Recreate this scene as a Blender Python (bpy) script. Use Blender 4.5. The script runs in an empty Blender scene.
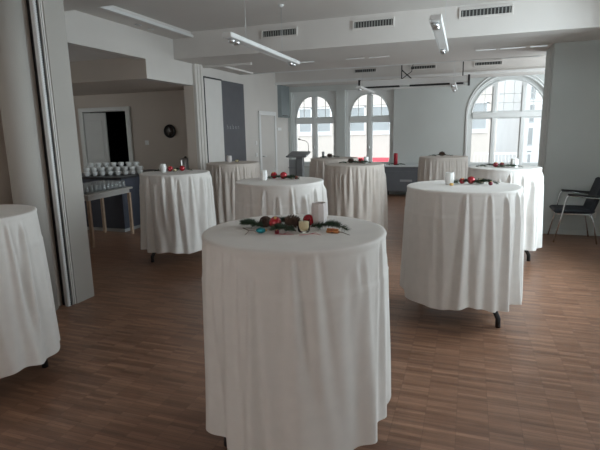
import bpy, math, random
from math import sin, cos, pi, radians, hypot, atan2, sqrt
from mathutils import Vector, Matrix
scene = bpy.context.scene
COL = scene.collection

# ------------------------------------------------------------------ camera
def cam_axes(p, r, y):
    f = Vector((sin(y), cos(y), 0)); r0 = Vector((cos(y), -sin(y), 0)); u = Vector((0, 0, 1))
    f2 = f*cos(p) - u*sin(p); u2 = u*cos(p) + f*sin(p)
    r3 = r0*cos(r) + u2*sin(r); u3 = u2*cos(r) - r0*sin(r)
    return r3, u3, f2
cr, cu, cf = cam_axes(radians(11.1), radians(-1.1), radians(-19.4))
cam_data = bpy.data.cameras.new('camera')
cam_data.sensor_width = 36.0
cam_data.lens = 480.0/600.0*36.0
cam_data.clip_start = 0.05
cam = bpy.data.objects.new('camera', cam_data)
COL.objects.link(cam)
cam.matrix_world = Matrix(((cr.x, cu.x, -cf.x, 0), (cr.y, cu.y, -cf.y, 0), (cr.z, cu.z, -cf.z, 1.57), (0, 0, 0, 1)))
scene.camera = cam

# ------------------------------------------------------------------ world, daylight, exposure
world = bpy.data.worlds.new('overcast_sky'); scene.world = world
world.use_nodes = True
bg = world.node_tree.nodes['Background']
bg.inputs['Color'].default_value = (0.90, 0.955, 1.0, 1)
bg.inputs['Strength'].default_value = 1.5
VS = scene.view_settings
VS.view_transform = 'Standard'; VS.look = 'None'; VS.gamma = 1.0; VS.use_curve_mapping = False
VS.exposure = 0.8

def area(name, loc, direction, sx, sy, power, col):
    l = bpy.data.lights.new(name, 'AREA'); l.shape = 'RECTANGLE'; l.size = sx; l.size_y = sy
    l.energy = power; l.color = col
    o = bpy.data.objects.new(name, l); COL.objects.link(o); o.location = loc
    o.rotation_euler = Vector(direction).to_track_quat('-Z', 'Z').to_euler()
    return o
# daylight entering by the side windows (openings of wall_right); the rest are added fill
area('daylight_side_window', (2.32, 5.2, 1.75), (-1, 0, -0.15), 1.5, 1.6, 84, (0.83, 0.93, 1.0))
area('daylight_side_window', (2.32, 2.9, 1.75), (-1, 0, -0.15), 1.5, 1.6, 13, (0.86, 0.94, 1.0))
area('bay_fill_light', (2.62, 10.2, 1.7), (-1, -0.1, 0), 2.0, 1.7, 38, (0.86, 0.95, 1.0))  # added fill for the far half, no known window there
area('buffet_fill_light', (-9.5, 5.4, 1.7), (1, 0.1, 0), 1.5, 1.6, 7, (1.0, 0.93, 0.86))  # added fill to lift the buffet room
area('rear_fill_light', (-2.2, -2.75, 1.75), (0.1, 1, 0.12), 1.5, 1.6, 6, (1.0, 0.64, 0.46))  # added warm fill pair from behind the camera
area('rear_fill_light', (0.4, -2.75, 1.75), (-0.1, 1, 0.12), 1.5, 1.6, 6, (1.0, 0.64, 0.46))

# ------------------------------------------------------------------ materials
def mat(name, col, rough=0.6, metal=0.0, noise=0.0, nscale=6.0, bump=0.0, bscale=80.0, spec=0.5, coat=0.0):
    m = bpy.data.materials.new(name); m.use_nodes = True
    nt = m.node_tree; b = nt.nodes['Principled BSDF']
    b.inputs['Base Color'].default_value = (*col, 1)
    b.inputs['Roughness'].default_value = rough
    b.inputs['Metallic'].default_value = metal
    b.inputs['Specular IOR Level'].default_value = spec
    b.inputs['Coat Weight'].default_value = coat
    tc = nt.nodes.new('ShaderNodeTexCoord')
    if noise > 0:
        n = nt.nodes.new('ShaderNodeTexNoise'); n.inputs['Scale'].default_value = nscale; n.inputs['Detail'].default_value = 4
        nt.links.new(tc.outputs['Object'], n.inputs['Vector'])
        r = nt.nodes.new('ShaderNodeValToRGB')
        r.color_ramp.elements[0].position = 0.3; r.color_ramp.elements[1].position = 0.7
        r.color_ramp.elements[0].color = (*[c*(1-noise) for c in col], 1)
        r.color_ramp.elements[1].color = (*[min(1, c*(1+noise)) for c in col], 1)
        nt.links.new(n.outputs['Fac'], r.inputs['Fac']); nt.links.new(r.outputs['Color'], b.inputs['Base Color'])
    if bump > 0:
        n2 = nt.nodes.new('ShaderNodeTexNoise'); n2.inputs['Scale'].default_value = bscale; n2.inputs['Detail'].default_value = 3
        nt.links.new(tc.outputs['Object'], n2.inputs['Vector'])
        bp = nt.nodes.new('ShaderNodeBump'); bp.inputs['Strength'].default_value = bump; bp.inputs['Distance'].default_value = 0.01
        nt.links.new(n2.outputs['Fac'], bp.inputs['Height']); nt.links.new(bp.outputs['Normal'], b.inputs['Normal'])
    return m

M = {}
M['wall'] = mat('painted_wall', (0.56, 0.59, 0.575), 0.8, noise=0.03, nscale=1.5, bump=0.15, bscale=120)
M['pier_shaded'] = mat('shaded_pier_paint', (0.42, 0.40, 0.37), 0.8, noise=0.03, nscale=1.5, bump=0.15, bscale=120)  # wall paint darkened to stand in for weaker light on pier and partition
M['wall_warm'] = mat('painted_wall_warm', (0.62, 0.59, 0.555), 0.8, noise=0.03, nscale=1.5, bump=0.15, bscale=120)
M['wall_back'] = mat('painted_wall_taupe', (0.58, 0.505, 0.44), 0.85, noise=0.04, nscale=1.2, bump=0.15, bscale=120)
M['ceil'] = mat('painted_ceiling', (0.67, 0.64, 0.61), 0.85, noise=0.02, nscale=1.2, bump=0.1, bscale=90)
M['white'] = mat('white_lacquer', (0.72, 0.72, 0.71), 0.4, noise=0.02)
M['winframe'] = mat('painted_window_timber', (0.74, 0.76, 0.75), 0.45, noise=0.03, nscale=4)
M['doorwhite'] = mat('door_paint', (0.66, 0.65, 0.62), 0.45, noise=0.02)
M['greypanel'] = mat('dark_grey_panel', (0.095, 0.095, 0.105), 0.6, noise=0.05)
M['panelwhite'] = mat('partition_white', (0.66, 0.64, 0.61), 0.5, noise=0.02)
M['black'] = mat('black_plastic', (0.015, 0.015, 0.017), 0.45, noise=0.1)
M['alu'] = mat('aluminium', (0.72, 0.74, 0.75), 0.28, 1.0, noise=0.03)
M['alu_dull'] = mat('brushed_aluminium', (0.55, 0.57, 0.58), 0.45, 0.7, noise=0.05)
M['chrome'] = mat('chrome', (0.75, 0.77, 0.8), 0.12, 1.0, noise=0.02)
M['cloth'] = mat('white_table_linen', (0.74, 0.712, 0.68), 0.9, noise=0.025, nscale=14, bump=0.25, bscale=600, spec=0.2)
M['cloth_beige'] = mat('cream_table_linen', (0.60, 0.54, 0.49), 0.9, noise=0.03, nscale=14, bump=0.25, bscale=600, spec=0.2)
M['tabletop'] = mat('grey_laminate', (0.45, 0.45, 0.44), 0.5, noise=0.05)
M['navy'] = mat('dark_blue_upholstery', (0.022, 0.028, 0.038), 0.7, noise=0.15, nscale=40, bump=0.3, bscale=300)
M['counter'] = mat('slate_counter_front', (0.055, 0.062, 0.085), 0.5, noise=0.08)
M['counter_top'] = mat('dark_counter_top', (0.03, 0.03, 0.035), 0.35, noise=0.1)
M['china'] = mat('white_china', (0.78, 0.78, 0.76), 0.2, noise=0.01, coat=0.3)
M['stone'] = mat('matt_ceramic', (0.66, 0.61, 0.60), 0.75, noise=0.05, nscale=40, bump=0.2)
M['pink'] = mat('birch_wood', (0.45, 0.32, 0.23), 0.45, noise=0.15, nscale=20)
M['greytop'] = mat('grey_table_laminate', (0.50, 0.48, 0.45), 0.45, noise=0.05)
M['steel'] = mat('stainless_steel', (0.5, 0.5, 0.52), 0.3, 1.0, noise=0.05)
M['needle'] = mat('fir_needles', (0.035, 0.065, 0.035), 0.7, noise=0.3, nscale=60)
M['twig'] = mat('brown_twig', (0.12, 0.07, 0.045), 0.8, noise=0.2, nscale=60)
M['red'] = mat('red_lacquer', (0.42, 0.012, 0.025), 0.18, 0.2, noise=0.05, coat=0.6)
M['redmatt'] = mat('red_wax', (0.42, 0.02, 0.035), 0.5, noise=0.06)
M['darkred'] = mat('dark_red_lacquer', (0.16, 0.012, 0.025), 0.3, 0.2, noise=0.08, coat=0.3)
M['teal'] = mat('teal_glitter', (0.01, 0.22, 0.27), 0.3, 0.4, noise=0.25, nscale=120)
M['gold'] = mat('gold_cap', (0.75, 0.5, 0.2), 0.3, 1.0, noise=0.05)
M['wax'] = mat('cream_wax', (0.80, 0.68, 0.48), 0.5, noise=0.04)
M['cone'] = mat('pine_cone', (0.085, 0.05, 0.035), 0.8, noise=0.3, nscale=60)
M['orange'] = mat('cinnamon_bark', (0.48, 0.20, 0.07), 0.75, noise=0.25, nscale=50)
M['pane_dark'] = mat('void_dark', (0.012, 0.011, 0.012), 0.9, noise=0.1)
M['lettering'] = mat('pale_lettering', (0.33, 0.33, 0.34), 0.6, noise=0.02)
M['vent_dark'] = mat('vent_shadow_grey', (0.06, 0.06, 0.06), 0.7, noise=0.1)
M['vent_slat'] = mat('vent_slat_metal', (0.33, 0.34, 0.32), 0.5, 0.2, noise=0.1)
M['lectern'] = mat('grey_lectern', (0.22, 0.225, 0.23), 0.5, noise=0.06)
M['lectern_light'] = mat('pale_grey_lectern_board', (0.36, 0.37, 0.38), 0.5, noise=0.06)
M['sideboard'] = mat('anthracite_board', (0.13, 0.14, 0.155), 0.5, noise=0.06)
M['sidewhite'] = mat('pale_sideboard_top', (0.62, 0.66, 0.67), 0.35, noise=0.03)
M['render'] = mat('facade_render', (0.66, 0.60, 0.55), 0.9, noise=0.04, nscale=0.6)
M['facwhite'] = mat('facade_white', (0.80, 0.80, 0.80), 0.8, noise=0.03, nscale=0.8)
M['facpane'] = mat('facade_glass', (0.38, 0.40, 0.41), 0.5, noise=0.1, nscale=1.0)
M['facgrey'] = mat('facade_grey_stone', (0.52, 0.55, 0.57), 0.8, noise=0.08, nscale=0.8)
M['awning'] = mat('red_awning_canvas', (0.72, 0.10, 0.13), 0.8, noise=0.05)
M['asphalt'] = mat('asphalt', (0.22, 0.22, 0.23), 0.9, noise=0.1)
M['switch'] = mat('switch_plastic', (0.75, 0.75, 0.73), 0.4, noise=0.01)
M['clockface'] = mat('brown_clock_face', (0.10, 0.085, 0.075), 0.5, noise=0.1)
M['speaker'] = mat('grey_blue_housing', (0.20, 0.23, 0.235), 0.6, noise=0.05)

def glass_mat(name, tint, gloss, haze=0.0):
    m = bpy.data.materials.new(name); m.use_nodes = True; nt = m.node_tree
    nt.nodes.remove(nt.nodes['Principled BSDF'])
    t = nt.nodes.new('ShaderNodeBsdfTransparent'); t.inputs['Color'].default_value = (*tint, 1)
    g = nt.nodes.new('ShaderNodeBsdfGlossy'); g.inputs['Roughness'].default_value = 0.03
    fr = nt.nodes.new('ShaderNodeLayerWeight'); fr.inputs['Blend'].default_value = gloss
    mx = nt.nodes.new('ShaderNodeMixShader')
    nt.links.new(fr.outputs['Fresnel'], mx.inputs[0]); nt.links.new(t.outputs[0], mx.inputs[1]); nt.links.new(g.outputs[0], mx.inputs[2])
    d = nt.nodes.new('ShaderNodeBsdfDiffuse'); d.inputs['Color'].default_value = (.8, .82, .82, 1)
    m2 = nt.nodes.new('ShaderNodeMixShader'); m2.inputs[0].default_value = haze
    nt.links.new(mx.outputs[0], m2.inputs[1]); nt.links.new(d.outputs[0], m2.inputs[2])
    nt.links.new(m2.outputs[0], nt.nodes['Material Output'].inputs['Surface'])
    return m
M['glass'] = glass_mat('window_glass', (0.95, 0.97, 0.97), 0.12)
M['votive_glass'] = glass_mat('candle_glass', (0.93, 0.93, 0.90), 0.12)
M['tumbler'] = glass_mat('drinking_glass', (0.92, 0.94, 0.94), 0.35, 0.22)

def floor_mat():
    m = bpy.data.materials.new('mosaic_parquet'); m.use_nodes = True; nt = m.node_tree
    b = nt.nodes['Principled BSDF']; L = nt.links
    tc = nt.nodes.new('ShaderNodeTexCoord')
    br = nt.nodes.new('ShaderNodeTexBrick'); br.offset = 0.0; br.offset_frequency = 2
    br.inputs['Scale'].default_value = 1.0
    br.inputs['Brick Width'].default_value = 0.165; br.inputs['Row Height'].default_value = 0.027
    br.inputs['Mortar Size'].default_value = 0.0009; br.inputs['Mortar Smooth'].default_value = 0.3; br.inputs['Bias'].default_value = -0.05
    br.inputs['Color1'].default_value = (0.215, 0.115, 0.074, 1)
    br.inputs['Color2'].default_value = (0.325, 0.188, 0.124, 1)
    br.inputs['Mortar'].default_value = (0.14, 0.08, 0.055, 1)
    L.new(tc.outputs['Object'], br.inputs['Vector'])
    # whole strips vary too
    mp = nt.nodes.new('ShaderNodeMapping'); mp.inputs['Scale'].default_value = (0.9, 13.0, 1)
    L.new(tc.outputs['Object'], mp.inputs['Vector'])
    n = nt.nodes.new('ShaderNodeTexNoise'); n.inputs['Scale'].default_value = 1.6; n.inputs['Detail'].default_value = 5
    L.new(mp.outputs[0], n.inputs['Vector'])
    rp = nt.nodes.new('ShaderNodeValToRGB')
    rp.color_ramp.elements[0].position = 0.32; rp.color_ramp.elements[0].color = (0.68, 0.65, 0.63, 1)
    rp.color_ramp.elements[1].position = 0.70; rp.color_ramp.elements[1].color = (1.18, 1.14, 1.10, 1)
    L.new(n.outputs['Fac'], rp.inputs['Fac'])
    mx = nt.nodes.new('ShaderNodeMixRGB'); mx.blend_type = 'MULTIPLY'; mx.inputs[0].default_value = 1
    L.new(br.outputs['Color'], mx.inputs[1]); L.new(rp.outputs['Color'], mx.inputs[2])
    mp2 = nt.nodes.new('ShaderNodeMapping'); mp2.inputs['Scale'].default_value = (12, 160, 1)
    L.new(tc.outputs['Object'], mp2.inputs['Vector'])
    n2 = nt.nodes.new('ShaderNodeTexNoise'); n2.inputs['Scale'].default_value = 1.0; n2.inputs['Detail'].default_value = 3
    L.new(mp2.outputs[0], n2.inputs['Vector'])
    mx2 = nt.nodes.new('ShaderNodeMixRGB'); mx2.blend_type = 'OVERLAY'; mx2.inputs[0].default_value = 0.25
    L.new(mx.outputs[0], mx2.inputs[1]); L.new(n2.outputs['Fac'], mx2.inputs[2])
    L.new(mx2.outputs[0], b.inputs['Base Color'])
    rr = nt.nodes.new('ShaderNodeMapRange'); rr.inputs['To Min'].default_value = 0.26; rr.inputs['To Max'].default_value = 0.42
    L.new(n.outputs['Fac'], rr.inputs['Value']); L.new(rr.outputs[0], b.inputs['Roughness'])
    bp = nt.nodes.new('ShaderNodeBump'); bp.inputs['Strength'].default_value = 0.25; bp.inputs['Distance'].default_value = 0.002
    L.new(br.outputs['Fac'], bp.inputs['Height']); bp.invert = True
    L.new(bp.outputs['Normal'], b.inputs['Normal'])
    return m
M['floor'] = floor_mat()

# ------------------------------------------------------------------ mesh helpers
class MB:
    def __init__(self): self.v = []; self.f = []; self.sm = []
    def add(self, vs, fs, smooth=False):
        n = len(self.v); self.v += [tuple(p) for p in vs]
        self.f += [tuple(i+n for i in f) for f in fs]; self.sm += [smooth]*len(fs)
        return self
    def box(self, x0, x1, y0, y1, z0, z1, b=0.0):
        if b <= 0:
            vs = [(x, y, z) for z in (z0, z1) for y in (y0, y1) for x in (x0, x1)]
            return self.add(vs, [(0, 2, 3, 1), (4, 5, 7, 6), (0, 1, 5, 4), (2, 6, 7, 3), (0, 4, 6, 2), (1, 3, 7, 5)])
        # bevelled box: rings of an octagonal-corner outline
        def ring(z, i):
            X0, X1, Y0, Y1 = x0+i, x1-i, y0+i, y1-i
            c = b
            return [(X0+c, Y0, z), (X1-c, Y0, z), (X1, Y0+c, z), (X1, Y1-c, z), (X1-c, Y1, z), (X0+c, Y1, z), (X0, Y1-c, z), (X0, Y0+c, z)]
        vs = ring(z0, b) + ring(z0+b, 0) + ring(z1-b, 0) + ring(z1, b)
        fs = [tuple(range(7, -1, -1)), tuple(range(24, 32))]
        for k in range(3):
            for j in range(8):
                a = k*8+j; c = k*8+(j+1) % 8
                fs.append((a, c, c+8, a+8))
        return self.add(vs, fs)
    def prism(self, pts, axis, a, b_):
        # polygon in the plane across axis (0: y,z   1: x,z   2: x,y), extruded a..b
        def P(p, t):
            return {0: (t, p[0], p[1]), 1: (p[0], t, p[1]), 2: (p[0], p[1], t)}[axis]
        n = len(pts)
        vs = [P(p, a) for p in pts] + [P(p, b_) for p in pts]
        fs = [tuple(range(n)), tuple(range(2*n-1, n-1, -1))] + [(i, i+n, (i+1) % n+n, (i+1) % n) for i in range(n)]
        return self.add(vs, fs)
    def lathe(self, prof, c=(0, 0, 0), n=24, smooth=True, wob=None, axis='z'):
        vs = []; fs = []; m = len(prof)
        for i, (r, z) in enumerate(prof):
            for j in range(n):
                a = 2*pi*j/n; rr = r*(wob(a, z) if wob else 1)
                p = (rr*cos(a), rr*sin(a), z)
                if axis == 'x': p = (z, p[0], p[1])
                if axis == 'y': p = (p[0], z, p[1])
                vs.append((c[0]+p[0], c[1]+p[1], c[2]+p[2]))
        for i in range(m-1):
            for j in range(n):
                k = (j+1) % n
                fs.append((i*n+j, i*n+k, (i+1)*n+k, (i+1)*n+j))
        if prof[0][0] > 1e-6: fs.append(tuple(range(n-1, -1, -1)))
        if prof[-1][0] > 1e-6: fs.append(tuple((m-1)*n+j for j in range(n)))
        return self.add(vs, fs, smooth)
    def tube(self, path, r, n=10, smooth=True):
        pts = [Vector(p) for p in path]; rs = r if isinstance(r, (list, tuple)) else [r]*len(pts)
        vs = []; fs = []
        up = None
        for i, p in enumerate(pts):
            t = (pts[min(i+1, len(pts)-1)] - pts[max(i-1, 0)]).normalized()
            if up is None: up = Vector((0, 0, 1)) if abs(t.z) < 0.9 else Vector((1, 0, 0))
            s = t.cross(up).normalized(); up = s.cross(t).normalized()
            for j in range(n):
                a = 2*pi*j/n; vs.append(p + (s*cos(a) + up*sin(a))*rs[i])
        for i in range(len(pts)-1):
            for j in range(n):
                k = (j+1) % n; fs.append((i*n+j, i*n+k, (i+1)*n+k, (i+1)*n+j))
        fs.append(tuple(range(n-1, -1, -1))); fs.append(tuple((len(pts)-1)*n+j for j in range(n)))
        return self.add(vs, fs, smooth)
    def sphere(self, c, r, n=20, m=12, s=(1, 1, 1)):
        prof = [(max(1e-7, r*sin(pi*i/m)), -r*cos(pi*i/m)) for i in range(m+1)]
        vs0 = len(self.v); self.lathe(prof, (0, 0, 0), n)
        for i in range(vs0, len(self.v)):
            p = self.v[i]; self.v[i] = (c[0]+p[0]*s[0], c[1]+p[1]*s[1], c[2]+p[2]*s[2])
        return self
    def xform(self, Mx, start=0):
        for i in range(start, len(self.v)): self.v[i] = tuple(Mx @ Vector(self.v[i]))
        return self
    def build(self, name, m, parent=None, loc=None, rz=0):
        me = bpy.data.meshes.new(name); me.from_pydata(self.v, [], self.f)
        me.polygons.foreach_set('use_smooth', self.sm)
        import bmesh
        bm = bmesh.new(); bm.from_mesh(me)
        bmesh.ops.remove_doubles(bm, verts=bm.verts, dist=1e-5)
        bmesh.ops.recalc_face_normals(bm, faces=bm.faces)
        bm.to_mesh(me); bm.free()
        me.materials.append(m)
        o = bpy.data.objects.new(name, me); COL.objects.link(o)
        if parent is not None: o.parent = parent
        if loc is not None: o.location = loc
        o.rotation_euler.z = rz
        return o

def tag(o, label, cat, group=None, kind=None):
    o['label'] = label; o['category'] = cat
    if group: o['group'] = group
    if kind: o['kind'] = kind
    return o
def thing(name, label, cat, loc=(0, 0, 0), rz=0, group=None):
    o = bpy.data.objects.new(name, None); o.empty_display_size = 0.1; COL.objects.link(o)
    o.location = loc; o.rotation_euler.z = rz
    return tag(o, label, cat, group)
def struct(o, label=None):
    o['kind'] = 'structure'
    if label: o['label'] = label
    return o
def srt(name, m, mb, label=None): return struct(mb.build(name, m), label)
def copy_thing(root, loc, rz=None, label=None, group=None):
    r = root.copy(); COL.objects.link(r); r.location = loc
    if rz is not None: r.rotation_euler.z = rz
    if label: r['label'] = label
    if group: r['group'] = group
    for ch in list(root.children):
        c = ch.copy(); COL.objects.link(c); c.parent = r
        for g in list(ch.children):
            d = g.copy(); COL.objects.link(d); d.parent = c
    return r

# ------------------------------------------------------------------ levels of the room
XL = -4.42      # left wall of the far half
XR = 1.95       # right wall
YW = 11.8       # wall with the arched windows
ZB = 2.70       # underside of the wide beam
ZC = 3.08       # main ceiling
ZS = 3.00       # lowered strip along the left wall

srt('floor', M['floor'], MB().box(-9.2, 2.6, -2.4, YW+.3, -0.1, 0), 'brown mosaic parquet floor')
srt('ceiling', M['ceil'], MB().box(-9.2, 2.6, -2.4, YW+.3, ZC, ZC+.1), 'white ceiling')
# wide beam with vents, far bulkhead, near cross beam, lowered strip
srt('trim_1', M['ceil'], MB().box(XL, 2.3, 6.78, 9.05, ZB, ZC), 'wide white ceiling beam with air vents')
srt('trim_2', M['ceil'], MB().box(XL, 2.3, 11.0, YW, 2.655, ZC), 'white bulkhead above the arched windows')
srt('trim_3', M['ceil'], MB().box(XL, XR, 3.3, 4.62, 2.95, ZC), 'shallow cross beam near the left pillar')
srt('trim_4', M['ceil'], MB().box(XL, -4.09, 4.62, 6.78, ZS, ZC), 'lowered ceiling strip along the left opening')
srt('trim_5', M['white'], MB().box(-4.09, -4.05, 4.62, 6.78, ZS-.005, ZS+.035, .004), 'white edge rail of the lowered ceiling strip')
srt('trim_6', M['white'], MB().box(XL, 1.03, 9.05, 9.09, ZB-.012, ZB+.05), 'pale lip at the far edge of the wide beam')
srt('trim_7', M['white'], MB().box(XL, 2.3, 10.95, 11.0, 2.645, 2.70), 'pale lip at the lower edge of the window bulkhead')

# left wall with opening to the back room
wl = MB()
wl.box(XL-.18, XL, 3.61, 6.06, 2.62, ZC)
wl.box(XL-.18, XL, 6.06, 7.3, 2.35, ZC)
wl.box(XL-.18, XL, 7.3, YW+.3, 0, ZC)
srt('wall_left', M['wall_warm'], wl, 'left wall with the opening to the buffet room')
srt('wall_partition', M['pier_shaded'], MB().box(-9.2, -3.45, 3.385, 3.61, 0, ZC), 'white wall end beside the folding partition')
srt('wall_nearleft', M['wall_back'], MB().box(-4.2, -3.85, -2.4, 3.30, 0, ZC), 'wall behind the left table')  # taupe stands in for the shade left of the pier
# rounded pier, edge rail and slot
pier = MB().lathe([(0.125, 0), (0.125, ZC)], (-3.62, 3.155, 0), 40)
srt('trim_8', M['pier_shaded'], pier, 'rounded pale pier by the partition')
srt('trim_9', M['wall_back'], MB().box(-3.9, -3.56, 3.27, 3.385, 0, ZC), 'recess beside the partition rail, taupe in place of shade')  # shade of the recess put into the colour
kr = MB().box(-3.50, -3.46, 3.287, 3.317, 0, ZC, .004)
for i in range(150): kr.box(-3.458, -3.452, 3.291, 3.313, .02*i+.004, .02*i+.013)
srt('trim_10', M['white'], kr, 'white knurled partition rail')
srt('trim_11', M['black'], MB().box(-3.58, -3.475, 3.317, 3.350, 0, ZC), 'black slot beside the white partition rail')
srt('trim_12', M['panelwhite'], MB().box(-3.58, -3.46, 3.350, 3.360, 0, ZC).box(-3.58,-3.46,3.368,3.385,0,ZC), 'thin white strip beside the black slot')
# back room
wb = MB()
wb.box(-9.2, -7.47, 8.0, 8.2, 0, ZC).box(-7.47, -6.36, 8.0, 8.2, 2.06, ZC).box(-6.36, XL-.18, 8.0, 8.2, 0, ZC)
srt('wall_back', M['wall_back'], wb, 'taupe back wall of the buffet room')
srt('wall_farleft', M['wall_back'], MB().box(-9.4, -9.2, 3.3, 4.6, 0, ZC).box(-9.4, -9.2, 6.2, 10.3, 0, ZC).box(-9.4, -9.2, 4.6, 6.2, 0, .85).box(-9.4, -9.2, 4.6, 6.2, 2.65, ZC), 'far side wall of the buffet room')  # opening added for the buffet fill light
srt('trim_13', M['ceil'], MB().box(-9.2, XL-.18, 3.61, 6.06, 2.66, ZC), 'lower ceiling of the buffet room')
srt('trim_14', M['wall_back'], MB().box(-9.2, XL-.001, 6.057, 7.29, 2.351, 2.9).box(-9.2, XL-.18, 7.29, 8.0, 2.35, 2.9), 'bulkhead of the buffet room')
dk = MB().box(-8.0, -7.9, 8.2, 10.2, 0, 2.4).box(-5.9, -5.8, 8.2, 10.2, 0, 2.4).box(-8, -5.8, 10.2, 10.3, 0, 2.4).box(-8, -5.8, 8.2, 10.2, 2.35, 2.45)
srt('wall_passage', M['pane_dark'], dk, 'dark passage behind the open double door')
# right stub wall with panelled end, outer walls
srt('wall_right', M['wall'], MB().box(1.055, 2.3, 7.8, 8.6, 0, ZB), 'grey wall to the right of the arched window')
jb = MB().box(1.037, 1.055, 7.86, 8.02, 0, ZB, .003).box(1.041, 1.055, 8.10, 8.5, 0, ZB, .003)
srt('trim_15', M['wall'], jb, 'panelled end of the grey wall')
srt('trim_16', M['vent_dark'], MB().box(1.047, 1.0555, 8.03, 8.075, 0, ZB), 'dark groove in the grey wall end')
wr = MB()
for y0, y1 in ((-2.4, 2.1), (3.7, 4.4), (6.0, 7.8)): wr.box(XR, XR+.3, y0, y1, 0, ZC)
for y0, y1 in ((2.1, 3.7), (4.4, 6.0)): wr.box(XR, XR+.3, y0, y1, 0, .85).box(XR, XR+.3, y0, y1, 2.65, ZC)
srt('wall_side', M['wall'], wr, 'right side wall with windows')
srt('wall_bay', M['wall'], MB().box(2.25, 2.5, 7.8, 9.1, 0, ZC).box(2.25, 2.5, 11.3, YW, 0, ZC).box(2.25, 2.5, 9.1, 11.3, 0, .8).box(2.25, 2.5, 9.1, 11.3, 2.65, ZC), 'side wall of the window bay')  # side opening added for the bay fill light
rw = MB()
for a, b in ((-4.2, -3.0), (-1.4, -.4), (1.2, XR+.3)): rw.box(a, b, -2.6, -2.4, 0, ZC)
for a, b in ((-3.0, -1.4), (-.4, 1.2)): rw.box(a, b, -2.6, -2.4, 0, .85).box(a, b, -2.6, -2.4, 2.65, ZC)
srt('wall_rear', M['wall_warm'], rw, 'rear wall with windows added for fill light')
srt('baseboard_right', M['wall'], MB().box(1.03, XR, 7.785, 7.80, 0, .07, .003), 'low skirting of the grey wall')
srt('baseboard_left', M['doorwhite'], MB().box(XL, XL+.015, 8.3, 9.8, 0, .07, .003).box(XL, XL+.015, 11.0, YW, 0, .07, .003), 'low skirting of the left wall')

# column-sliced slab: solid z-intervals between break points in x
def sliced(mb, xs, fn, y0, y1):
    for a, b in zip(xs[:-1], xs[1:]):
        e = (b-a)*1e-4
        A = fn(a+e); B = fn(b-e)
        for (p0, p1), (q0, q1) in zip(A, B):
            if p1-p0 < 1e-4 and q1-q0 < 1e-4: continue
            vs = [(a, y0, p0), (b, y0, q0), (b, y0, q1), (a, y0, p1), (a, y1, p0), (b, y1, q0), (b, y1, q1), (a, y1, p1)]
            mb.add(vs, [(0, 1, 2, 3), (7, 6, 5, 4), (0, 4, 5, 1), (3, 2, 6, 7), (0, 3, 7, 4), (1, 5, 6, 2)])
def lin(a, b, n): return [a+(b-a)*i/n for i in range(n+1)]

# window positions on the far wall (x0, x1)
WA = (-4.34, -3.15); WBn = (-2.93, -1.74); CX, CR = 0.78, 0.86; SILL = 0.70; SPR = 1.84
def wallfn(x):
    if WA[0] < x < WA[1] or WBn[0] < x < WBn[1]: return [(0, SILL), (2.53, ZC)]
    if abs(x-CX) < CR: return [(0, SILL), (SPR+sqrt(max(0, CR*CR-(x-CX)**2)), ZC)]
    return [(0, ZC), (ZC, ZC)]
ww = MB()
arcx = [CX-CR*cos(pi*i/48) for i in range(49)]
sliced(ww, [XL-.18, WA[0], WA[1], WBn[0], WBn[1]] + arcx + [2.5], wallfn, YW, YW+.38)
srt('wall_windows', M['wall'], ww, 'grey green far wall with arched windows')

def window_small(n, x0, x1, label):
    root = bpy.data.objects.new('window_%d' % n, None); COL.objects.link(root); struct(root, label)
    root.location = ((x0+x1)/2, YW, SILL)
    w = x1-x0; h = w/2
    # local x in [-h,h], z from 0
    S = 1.12; cas = 0.10; mul = 0.07
    gx = h-cas      # half width of glass zone
    def arch(x):    # pointed-flat arch of the upper lights
        t = min(1, abs(x)/gx); return 0.005+S+0.62*(1-t**2.6)**0.55 if t < 1 else S
    top = 2.53-SILL
    def fn(x):
        ax = abs(x)
        if ax > gx or ax < mul: return [(0, top), (top, top), (top, top)]
        return [(0, .08), (1.04, 1.20), (max(1.20, arch(x)-.03), top)]
    xs = [-h] + lin(-gx, -mul, 24) + lin(mul, gx, 24) + [h]
    f = MB(); sliced(f, xs, fn, 0.10, 0.16)
    # raised casing lines and inner rebate
    f.box(-h, -h+.05, .07, .10, 0, top).box(h-.05, h, .07, .10, 0, top).box(-h+.05, h-.05, .07, .10, top-.05, top)
    f.box(-gx, gx, .08, .10, 1.06, 1.17, .004).box(-.045, .045, .075, .10, 0.03, top-.14, .004)
    for s in (-1, 1):
        pr = [(s*gx*(1-i/20), S+.62*(1-(1-i/20)**2.6)**.55) for i in range(21)]
        f.tube([(a, .095, b-.025) for a, b in pr], .014, 6)
    f.build('window_frame', M['winframe'], root)
    b = MB()
    for s in (-1, 1):
        c = s*(gx+mul)/2
        b.box(c-.006, c+.006, .115, .14, 1.2, arch(c)-.03)
        b.box(min(s*mul, s*gx), max(s*mul, s*gx), .115, .14, 1.44, 1.452)
    b.build('glazing_bars', M['winframe'], root)
    b = MB().box(-gx, gx, .128, .132, .07, top-.05); b.build('pane', M['glass'], root)
    s = MB().box(-h-.03, h+.03, -.06, .12, -.03, 0, .006); s.build('window_sill', M['winframe'], root)
    k = MB().box(-.012, .012, .045, .075, .42, .47, .003).tube([(0, .05, .45), (0, .035, .45), (0.0, .035, .36)], .006, 8)
    k.build('handle', M['alu'], root)
window_small(1, *WA, 'left narrow arched window on the far wall')
window_small(2, *WBn, 'right narrow arched window on the far wall, behind two tables')

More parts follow.
